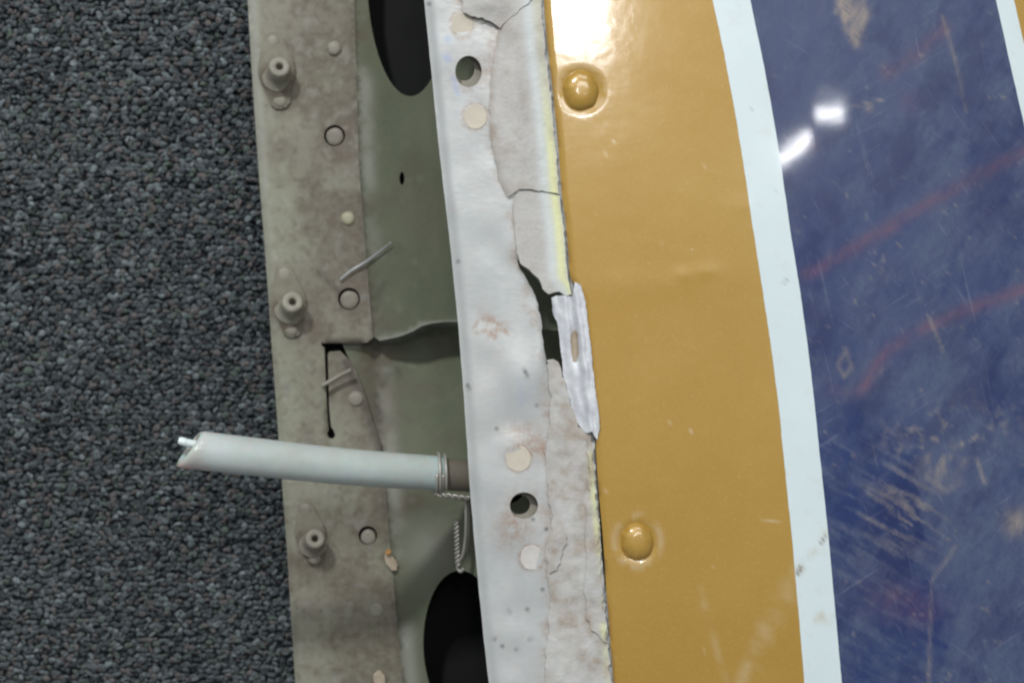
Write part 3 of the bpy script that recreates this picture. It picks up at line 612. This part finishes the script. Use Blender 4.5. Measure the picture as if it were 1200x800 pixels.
def c_blue(X, Y):
    n = fbm(X, Y, 26, 21); n2 = fbm(X, Y, 9, 22); nd = fbm(X*.9+Y*.25, Y*.45-X*.2, 16, 23); big = fbm(X, Y, 120, 24)
    nl = fbm((X*.87+Y*.5)*.16, -X*.5+Y*.87, 6.5, 25, 3)                        # scuff lines running down to the right
    d = .26+.35*sstep(.4, .65, big)+.25*sstep(.45, .7, nd)
    d = d+.25*sstep(360, 0, Y)*.8+.35*sstep(930, 1150, X)*sstep(.35, .6, n)
    bl = 1076+.10*np.clip(Y-560, 0, None)+.0006*np.clip(Y-600, 0, None)**2+14*(fbm(X*0, Y, 30, 90)-.5); smear = sstep(4, -4, X-bl)*sstep(490, 530, Y)*sstep(860, 700, Y)
    slate = sstep(-4, 4, X-bl)*sstep(490, 540, Y)
    d = d-.45*blob(X, Y, 1000, 500, 60, 30)-.4*smear-.35*blob(X, Y, 960, 300, 26, 80)-.35*blob(X, Y, 1100, 700, 24, 90, -8)-.2*blob(X, Y, 1060, 790, 70, 40)
    d = d+.5*smear*sstep(.46, .6, nl)+.28*slate*(.6+.6*big)+.25*blob(X, Y, 1140, 640, 60, 130)+.12*sstep(.55, .7, n2)
    r = .55*streak(X, Y, [(945, 322), (985, 300), (1040, 268), (1110, 225), (1200, 178), (1260, 150)], 8)+.55*streak(X, Y, [(1010, 455), (1040, 410), (1080, 386), (1130, 365), (1200, 338), (1260, 320)], 8)
    r = r+.45*streak(X, Y, [(1105, 35), (1070, 66), (1040, 85)], 9)+.4*blob(X, Y, 1060, 705, 44, 22, 12)+.22*streak(X, Y, [(970, 455), (1000, 462), (1015, 450)], 8)+.25*blob(X, Y, 1065, 120, 16, 14)+.3*blob(X, Y, 950, 170, 16, 10)
    t = .9*blob(X, Y, 995, 16, 20, 22)*sstep(.36, .56, nd)+.9*streak(X, Y, [(982, -10), (990, 14), (1000, 44), (1003, 50)], 6)*sstep(.3, .5, n2+.1)+.5*streak(X, Y, [(1012, -10), (1014, 24), (1006, 44)], 4)
    t = t+.8*blob(X, Y, 1110, 505, 60, 24, -12)*sstep(.52, .66, n2)+.6*blob(X, Y, 1060, 600, 36, 40)*sstep(.5, .64, nl)+.8*blob(X, Y, 1190, 612, 12, 16)+.5*blob(X, Y, 1100, 540, 24, 24)*sstep(.45, .6, nd)
    t = t+.5*streak(X, Y, [(1088, 370), (1106, 412)], 2)+.5*streak(X, Y, [(1144, 536), (1154, 566)], 2.2)+.4*streak(X, Y, [(1105, 20), (1122, 80), (1132, 130)], 2.5)+.5*streak(X, Y, [(992, 410), (982, 428), (990, 442), (998, 430), (992, 412)], 2.5)
    t = t+.22*smear*sstep(.62, .72, nl)*blob(X, Y, 1020, 590, 60, 50)+.5*blob(X, Y, 1028, 312, 10, 20)*sstep(.6, .7, fbm(X, Y, 5, 5))+.35*sstep(.76, .84, fbm(X, Y, 8, 66))
    t = t+.35*streak(X, Y, [(1120, 640), (1092, 680), (1088, 800)], 2)+.3*streak(X, Y, [(1088, 560), (1108, 575), (1124, 566), (1130, 540)], 4)
    t = t+.7*blob(X, Y, 1019, 127, 4, 5)+.5*streak(X, Y, [(998, 126), (1020, 120), (1034, 117)], 1.4)
    d = np.clip(d, 0, .9)
    return np.stack([d, np.clip(r, 0, .7), np.clip(t, 0, .85)], -1)
ruled('blue_stripe', wig(WR, .3, 9), wig(VL, .4, 5), np.arange(Y0, Y1+1, 3.5), np.linspace(0, 1, 96), lambda X, Y: z_sk(X, Y)+.06, .08, M_BLUE, skin, c_blue)

# ------------------------------------------------------------------ underside, plus unseen end ribs added to keep light out of the inside
def z_bot(X, Y): return -83.+0*X+.0*Y
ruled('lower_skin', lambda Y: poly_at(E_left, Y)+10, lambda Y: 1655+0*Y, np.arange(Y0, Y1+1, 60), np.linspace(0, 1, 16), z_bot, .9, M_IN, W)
def light_stop_rib(Y):
    xs = np.linspace(500, 1640, 50); top = np.array([float(z_sk(np.array([x]), np.array([Y*1.]))[0])-1.2 for x in xs]); top[xs < float(poly_at(E_skin, Y))+8] = -4
    V = []; t = 6
    for yy in (Y, Y+t):
        for x, z in zip(xs, top):
            f = (H-z)/H; xm = (x-600)*K*f/1000
            V += [(xm, (400-yy)*K/1000*1.14, max(z, -81)/1000), (xm, (400-yy)*K/1000*1.14, -.0828)]
    n = len(xs); F = []
    for i in range(n-1):
        a = 2*i; b = a+2; F += [(a, b, b+1, a+1), (2*n+a, 2*n+a+1, 2*n+b+1, 2*n+b), (a, 2*n+a, 2*n+b, b)]
    obj('light_stop_rib', V, F, M_IN, W, smooth=False)
light_stop_rib(Y0+30); light_stop_rib(Y1-60)
# rear closing strip between skin edge and lower skin
zs = np.linspace(-76, -79.5, 3); V = []; ys = [Y0, Y1]
zR = float(skin_z(1760))
pts = [P(np.array(1760.), np.array(float(y)), zR-1.0) for y in ys]+[P(np.array(1655.), np.array(float(y)), -83.) for y in ys]
V = [tuple(p) for p in pts]+[(p[0], p[1], p[2]-.0008) for p in pts]
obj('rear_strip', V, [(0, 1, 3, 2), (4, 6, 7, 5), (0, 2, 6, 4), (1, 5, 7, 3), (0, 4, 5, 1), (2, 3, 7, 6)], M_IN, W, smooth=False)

# ------------------------------------------------------------------ plastic tube
T = empty('plastic_tube', tuple(pw(380, 540, -28)), 'translucent white plastic tube sticking out of the spar over the carpet', 'tube')
cl = catmull([pw(221, 526, -12), pw(290, 534, -16), pw(370, 543, -21), pw(450, 550, -27), pw(518, 554.5, -32)], 12)
def tube(name, c, ro, ri, m, parent, slant=0, n=32):
    V = []; F = []; L = len(c); k = 0
    rings_ = []
    for i, p in enumerate(c):
        t = (c[min(i+1, L-1)]-c[max(i-1, 0)]).normalized(); a = t.cross(Vector((0, 0, 1))).normalized(); b = t.cross(a)   # a: sideways, b: down/up
        rings_.append((p, t, a, b))
    def ring(i, r):
        p, t, a, b = rings_[i]; s = slant*max(0, 1-i/5.)
        for j in range(n):
            q = 2*math.pi*j/n; d = a*math.cos(q)*r+b*math.sin(q)*r
            V.append(tuple(p+d+t*(-d.y*-1*s)))
    for i in range(L): ring(i, ro[i]*.93 if i == 0 else ro[i])
    for i in range(L-1, -1, -1): ring(i, ri[i])
    M = 2*L
    for i in range(M):
        for j in range(n):
            j2 = (j+1) % n; i2 = (i+1) % M; F.append((i*n+j, i*n+j2, i2*n+j2, i2*n+j))
    return obj(name, V, F, m, parent)
L = len(cl); ro = [.00475-.0004*i/L for i in range(L)]
tube('outer_tube', cl, ro, [r*.76 for r in ro], M_TUBE, T, slant=.55)
cin = catmull([pw(506, 553.5, -31.5), pw(530, 556, -33), pw(560, 558, -34), pw(600, 560, -28), pw(640, 560, -24)], 6)
tube('inner_sleeve', cin, [.0040]*len(cin), [.003]*len(cin), M_TUBE2, T)
cw = catmull([pw(209, 515.5, -11.6), pw(216, 517.5, -11.8), pw(226, 520, -12.5), pw(300, 534, -16.5), pw(380, 544, -22), pw(505, 554, -31)], 8)
sweep('inner_wire', cw, .0011, M_WIREIN, T, n=14, rads=[.0007, .0008, .0009, .00095]+[.0010]*(len(cw)-4))
sweep('cut_end', [pw(203.5, 517.5, -11.2), pw(206, 516.5, -11.5), pw(210, 516, -11.7)], .0007, M_COPPER, T, n=8, rads=[.0003, .0006, .0006])

# safety wire: two turns round the tube, a twisted pair, a loop down to the hole and back up
S = empty('safety_wire', tuple(pw(520, 580, -32)), 'twisted grey safety wire wound round the tube end and looped down to the hole', 'wire')
def helix_turn(x0, x1, turns, r):
    out = []; N = int(40*turns)
    for i in range(N+1):
        s = i/N; X = x0+(x1-x0)*s; cY = 553.5+(X-510)*.075; zc = -31.3-(X-510)*.06; a = 2*math.pi*turns*s+math.pi*.5
        c = pw(X, cY, zc); out.append(c+Vector((.0004*math.sin(a), math.cos(a)*r, math.sin(a)*r)))
    return out
sweep('wire_turn', helix_turn(511, 516, 1.25, .0049), .00042, M_WIRE, S, n=8)
sweep('wire_turn', helix_turn(518, 522.5, 1.15, .0046), .00042, M_WIRE, S, n=8)
def twisted(path, pitch, r, wr, name):
    path = [Vector(p) for p in path]; d = [0]
    for a, b in zip(path[:-1], path[1:]): d.append(d[-1]+(b-a).length)
    for ph in (0, math.pi):
        out = []
        for i, p in enumerate(path):
            t = (path[min(i+1, len(path)-1)]-path[max(i-1, 0)]).normalized(); a = t.cross(Vector((0, 0, 1))).normalized(); b = t.cross(a)
            q = d[i]/pitch*2*math.pi+ph; out.append(p+(a*math.cos(q)+b*math.sin(q))*r)
        sweep(name, out, wr, M_WIRE, S, n=7)
twisted(catmull([pw(509, 577, -31), pw(520, 579.5, -30), pw(534, 582, -31), pw(551, 584, -33)], 16), .0038, .00040, .00036, 'twisted_strand')
twisted(catmull([pw(535, 610, -39), pw(535.5, 630, -41), pw(536, 648, -43), pw(537, 662, -44)], 18), .0024, .00042, .00038, 'twisted_strand')
sweep('wire_loop', catmull([pw(544, 581, -33), pw(546, 590, -34), pw(546.5, 610, -36), pw(545.5, 632, -39), pw(542.5, 650, -41.5), pw(538, 658, -43.5), pw(536.5, 665, -44.5), pw(540, 669, -44.5), pw(543, 666, -45)], 10), .00050, M_WIRE, S, n=8)
sweep('wire_loop', catmull([pw(549, 583, -34.5), pw(550.5, 600, -37), pw(549.5, 626, -40), pw(546, 648, -42)], 10), .00036, M_WIRE, S, n=8)

# ------------------------------------------------------------------ loose bits
def zl(x, y): return float(z_low(np.array([x*1.]), np.array([y*1.]))[0])
def zw(x, y): return float(z_web(np.array([x*1.]), np.array([y*1.]))[0])
o = sweep('metal_sliver', catmull([pw(398, 328, zl(398, 328)+1.0), pw(412, 317, zl(412, 317)+1.2), pw(430, 306, ZL+1.8), pw(446, 294, ZL+5.4), pw(458, 284, ZL+8.8)], 8), .0005, M_SLIV, n=6, rads=[.00015+.00024*math.sin(math.pi*min(1, i/32*.9+.1)) for i in range(33)])
o['label'] = 'long bright sliver of metal lying across the bend above the tear'; o['category'] = 'metal sliver'
o = sweep('tie_end', catmull([pw(377, 452, ZL+1.8), pw(386, 447, ZL+1.4), pw(398, 440, ZL+1.4), pw(412, 433, ZL+1.8)], 8), .0006, M_NUT, n=6)
o['label'] = 'short pale wire end poking across the narrow slit beside the tear'; o['category'] = 'wire end'
def chip(name, pts, z, th, m, label, cat):
    o = sheet(name, pts, [], 2.5, lambda X, Y: z+.5*(fbm(X, Y, 5, 3)), th, m, None, rough=.5); o['label'] = label; o['category'] = cat; o['group'] = 'loose crumbs of debris'
chip('debris_chip', [(450, 650), (455, 647), (461, 652), (466, 661), (465, 668), (459, 668), (453, 660)], ZL+2.2, 1.2, M_CLAY, 'tan elongated crumb of debris on the bend below the tube', 'debris')
chip('debris_flake', [(451, 646), (455, 643), (459, 645), (456, 649), (452, 649)], ZL+3.4, .6, M_ORANGE, 'tiny orange flake just above the tan crumb', 'debris')
chip('debris_chip', [(437, 790), (444, 784), (450, 790), (452, 802), (444, 806), (438, 800)], ZL+1.2, 1.0, M_CLAY, 'pale crumb of dirt at the bottom end of the lower flange', 'debris')
